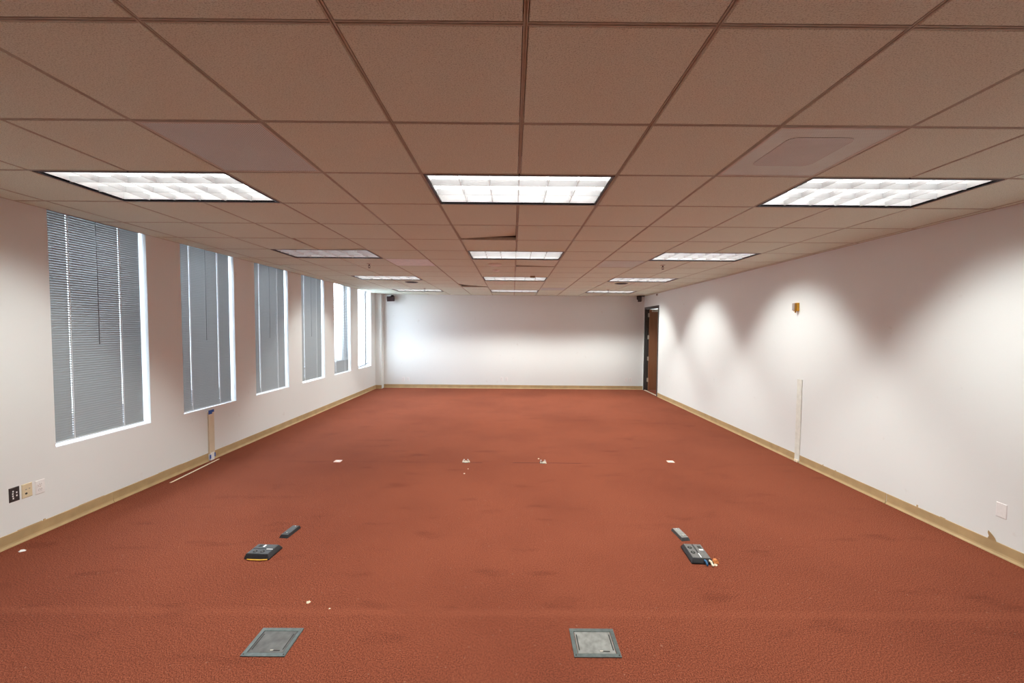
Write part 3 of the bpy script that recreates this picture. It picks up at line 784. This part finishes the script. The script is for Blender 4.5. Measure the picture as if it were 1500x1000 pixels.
def slim_box(label, loc, rz, mats):
    r = thing('floor_outlet', label, 'floor outlet', loc, rz, 'slim floor outlets')
    w, l = .038, .088
    MB().frustum((-w, w, -l, l), (-w + .008, w - .008, -l + .014, l - .006), 0, .022).build('body', mats[0], r, bevel=.002)
    MB().box(-w + .010, w - .010, -l + .040, l - .010, .0215, .0240).build('lid', mats[1], r, bevel=.001)
    MB().box(-w + .010, w - .010, -l + .018, -l + .034, .0215, .0235).build('front_lip', mats[1], r, bevel=.001)
    for y in (-l + .046, l - .020): MB().lathe([(.005, .0238), (.005, .0248)], 10, at=(0, y, 0)).build('screw', M['steel'], r)
    return r
slim_box('slim dark floor outlet behind the left black floor box', (-1.845, 3.255, 0), -.10, (M['black'], M['darkgrey']))
slim_box('slim worn grey floor outlet behind the right black floor box', (1.418, 3.258, 0), .10, (M['darkgrey'], M['palegrey']))

# wires and scraps at the boxes
b = MB(); b.tube([(-.075, .004, .006), (-.03, -.004, .007), (.03, -.005, .007), (.075, .002, .006)], .0045, 8)
tag(b.build('yellow_wire', M['yellowwire'], loc=(-1.868, 2.856, 0), smooth=True), 'short yellow wire under the front of the left black floor box', 'wire')
b = MB(); b.tube([(0, .02, .024), (0, -.004, .030), (.001, -.018, .018), (.003, -.024, .006)], .0065, 8)
tag(b.build('blue_wire', M['bluewire'], loc=(1.428, 2.843, 0), smooth=True), 'short blue wire end at the front of the right black floor box', 'wire')
b = MB(); b.tube([(0, .018, .022), (.004, -.006, .026), (.006, -.024, .008), (.012, -.030, .006)], .008, 8)
tag(b.build('cut_cable', M['cream'], loc=(1.462, 2.846, 0), smooth=True), 'cream cut cable end beside the blue wire at the right floor box', 'cable')
def scrap(name, label, cat, loc, s, mat, group=None, seed=0, flat=.35):
    rr = random.Random(seed); b = MB(); n = 9
    ring = [(s * (0.6 + .7 * rr.random()) * math.cos(2 * PI * i / n), s * (0.5 + .6 * rr.random()) * math.sin(2 * PI * i / n)) for i in range(n)]
    top = [(x * .55 + s * .1 * rr.uniform(-1, 1), y * .55) for x, y in ring]
    hz = [s * flat * (.5 + rr.random()) for _ in ring]
    b.v = [(x, y, 0) for x, y in ring] + [(x, y, h) for (x, y), h in zip(top, hz)]
    b.f = [list(range(n))[::-1], [n + i for i in range(n)]] + [[i, (i + 1) % n, n + (i + 1) % n, n + i] for i in range(n)]
    b.m = [0] * len(b.f)
    return tag(b.build(name, mat, loc=loc), label, cat, group)
scrap('carpet_scrap', 'orange frayed scrap beside the right black floor box', 'scrap', (1.512, 2.873, .001), .028, M['orange'], seed=3, flat=.7)
scrap('paper_scrap', 'cream crumb in front of the orange scrap by the right floor box', 'scrap', (1.498, 2.838, .001), .016, M['cream'], seed=5)

# flush steel floor plates
def floor_plate(label, loc, rz, w, l, lid):
    r = thing('floor_plate', label, 'floor plate', loc, rz, 'flush grey floor plates')
    b = MB(); t = .022
    for x0, x1, y0, y1 in ((-w, w, -l, -l + t), (-w, w, l - t, l), (-w, -w + t, -l + t, l - t), (w - t, w, -l + t, l - t)): b.box(x0, x1, y0, y1, 0, .006)
    b.build('rim', M['plate_rim'], r, bevel=.0015)
    MB().box(-w + t + .003, w - t - .003, -l + t + .002, l - t - .002, 0, .0045).build('lid', lid, r, bevel=.001)
    for s in (-1, 1): MB().box(s * (w - t - .012) - .003, s * (w - t - .012) + .003, -l * .55, l * .55, .0042, .0052).build('slot', M['slot'], r)
    MB().box(.030, .070, -l + t + .012, -l + t + .018, .0042, .0056).build('pull_notch', M['slot'], r)
    MB().box(.018, .034, -l + t + .014, -l + t + .020, .0042, .0066).build('latch', M['steel'], r)
    for sx in (-1, 1): MB().lathe([(.004, .0055), (.004, .007)], 10, at=(sx * (w - .011), -l + .011, 0)).build('screw', M['slot'], r)
    return r
floor_plate('flush grey floor plate in the left foreground carpet', (-1.290, 2.098, 0), 0, .116, .098, M['plate_lid'])
floor_plate('flush grey floor plate right of the centre foreground, paler and scratched', (.461, 2.108, 0), 0, .125, .099, M['palegrey'])

# small pale covers and cut openings along the carpet seam
def small_cover(label, loc, rz):
    r = thing('floor_cover', label, 'floor cover', loc, rz, 'small pale floor covers')
    MB().box(-.043, .043, -.038, .038, 0, .006).build('cover_plate', M['pink'], r, bevel=.002)
    MB().box(-.016, .016, -.010, .010, .0055, .0075).build('hinged_lid', M['beige'], r, bevel=.001)
small_cover('small pale square floor cover on the left of the carpet seam', (-2.232, 5.040, 0), 0)
small_cover('small pale square floor cover on the right of the carpet seam', (2.073, 5.118, 0), -.05)
def stub(label, loc, seed):
    rr = random.Random(seed)
    r = thing('cut_floor_opening', label, 'cut floor opening', loc, 0, 'cut openings in the carpet seam'); r.scale = (.78, .78, .78)
    MB().lathe([(.060, 0), (.058, .004), (.046, .004), (.044, .001)], 24).build('cut_edge', M['slot'], r)
    b = MB()
    for i in range(6):
        x, y, s = rr.uniform(-.05, .05), rr.uniform(-.035, -.01), rr.uniform(.012, .022)
        b.frustum((x - s, x + s, y - s * .7, y + s * .7), (x - s * .5, x + s * .4, y - s * .4, y + s * .3), .001, .012 + s * .9)
    b.build('rubble', M['plaster'], r)
    for k in (-1, 1):
        p = [(k * .032 + .012 * math.cos(t) * k, .004 + .006 * t, .012 + .030 * math.sin(t)) for t in [i * .42 for i in range(8)]]
        MB().tube(p, .0032, 6).build('wire_end', M['white'], r, smooth=True)
    return r
stub('cut carpet opening with white rubble left of centre on the seam', (-.590, 5.055, 0), 2)
stub('cut carpet opening with white rubble right of centre on the seam', (.402, 5.050, 0), 9)

SCR = [((-3.715, 2.955, .001), .022, 'white', 'white paper scrap near the left baseboard close to the camera'),
       ((-1.262, 2.412, .001), .016, 'cream', 'cream paper scrap on the carpet behind the left floor plate'),
       ((-.560, 4.640, .001), .010, 'plaster', 'white crumb of plaster in front of the left cut carpet opening'),
       ((-.535, 4.80, .001), .008, 'plaster', 'small crumb right behind the plaster crumb before the left cut opening'),
       ((-1.105, 2.36, .001), .006, 'cream', 'tiny cream crumb on the woven carpet band at left'),
       ((.355, 5.20, .001), .014, 'cream', 'cream crumb just behind the right cut carpet opening')]
for i, (loc, s, mt, lab) in enumerate(SCR): scrap('paper_scrap', lab, 'scrap', loc, s, M[mt], 'scraps on the carpet', seed=20 + i)

# outside the windows: paved ground
struct(MB().box(-26, XL - WT - .02, -14, 34, -3.6, -3.5).build('outdoor_ground', M['bitumen']))

# ------------------------------------------------------------------ daylight
w = bpy.data.worlds.new('overcast_sky'); sc.world = w; w.use_nodes = True
nt = w.node_tree; bg = nt.nodes['Background']
tc = nt.nodes.new('ShaderNodeTexCoord'); sp = nt.nodes.new('ShaderNodeSeparateXYZ'); nt.links.new(tc.outputs['Generated'], sp.inputs[0])
cr = nt.nodes.new('ShaderNodeValToRGB'); e = cr.color_ramp.elements
e[0].position = 0.0; e[0].color = (.80, .86, .95, 1); e[1].position = .6; e[1].color = (.74, .85, 1, 1)
nt.links.new(sp.outputs[2], cr.inputs['Fac']); nt.links.new(cr.outputs['Color'], bg.inputs['Color'])
bg.inputs['Strength'].default_value = 15.0

# ------------------------------------------------------------------ camera
cd = bpy.data.cameras.new('camera'); co = bpy.data.objects.new('camera', cd); C.objects.link(co); sc.camera = co
f, p, yw, rl = 582.15, -.04126, -.00147, .00815
cp, sp_, cy, sy = math.cos(p), math.sin(p), math.cos(yw), math.sin(yw)
fwd = Vector((-sy * cp, cy * cp, sp_)); rt = Vector((cy, sy, 0)); up = rt.cross(fwd)
right = rt * math.cos(rl) + up * math.sin(rl); upv = -rt * math.sin(rl) + up * math.cos(rl)
co.matrix_world = Matrix(((right.x, upv.x, -fwd.x, 0), (right.y, upv.y, -fwd.y, 0), (right.z, upv.z, -fwd.z, 1.7146), (0, 0, 0, 1)))
cd.sensor_width = 36; cd.sensor_fit = 'HORIZONTAL'; cd.lens = 36 * f / 1500
cd.shift_x = -1.796 / 1500; cd.shift_y = 5.854 / 1500; cd.clip_start = .02

vs = sc.view_settings
vs.view_transform = 'Standard'; vs.look = 'None'; vs.gamma = 1; vs.use_curve_mapping = False; vs.exposure = 0.0
sc.cycles.max_bounces = 12; sc.cycles.diffuse_bounces = 6; sc.cycles.transparent_max_bounces = 16
sc.cycles.use_denoising = True
sc.cycles.sample_clamp_indirect = 6
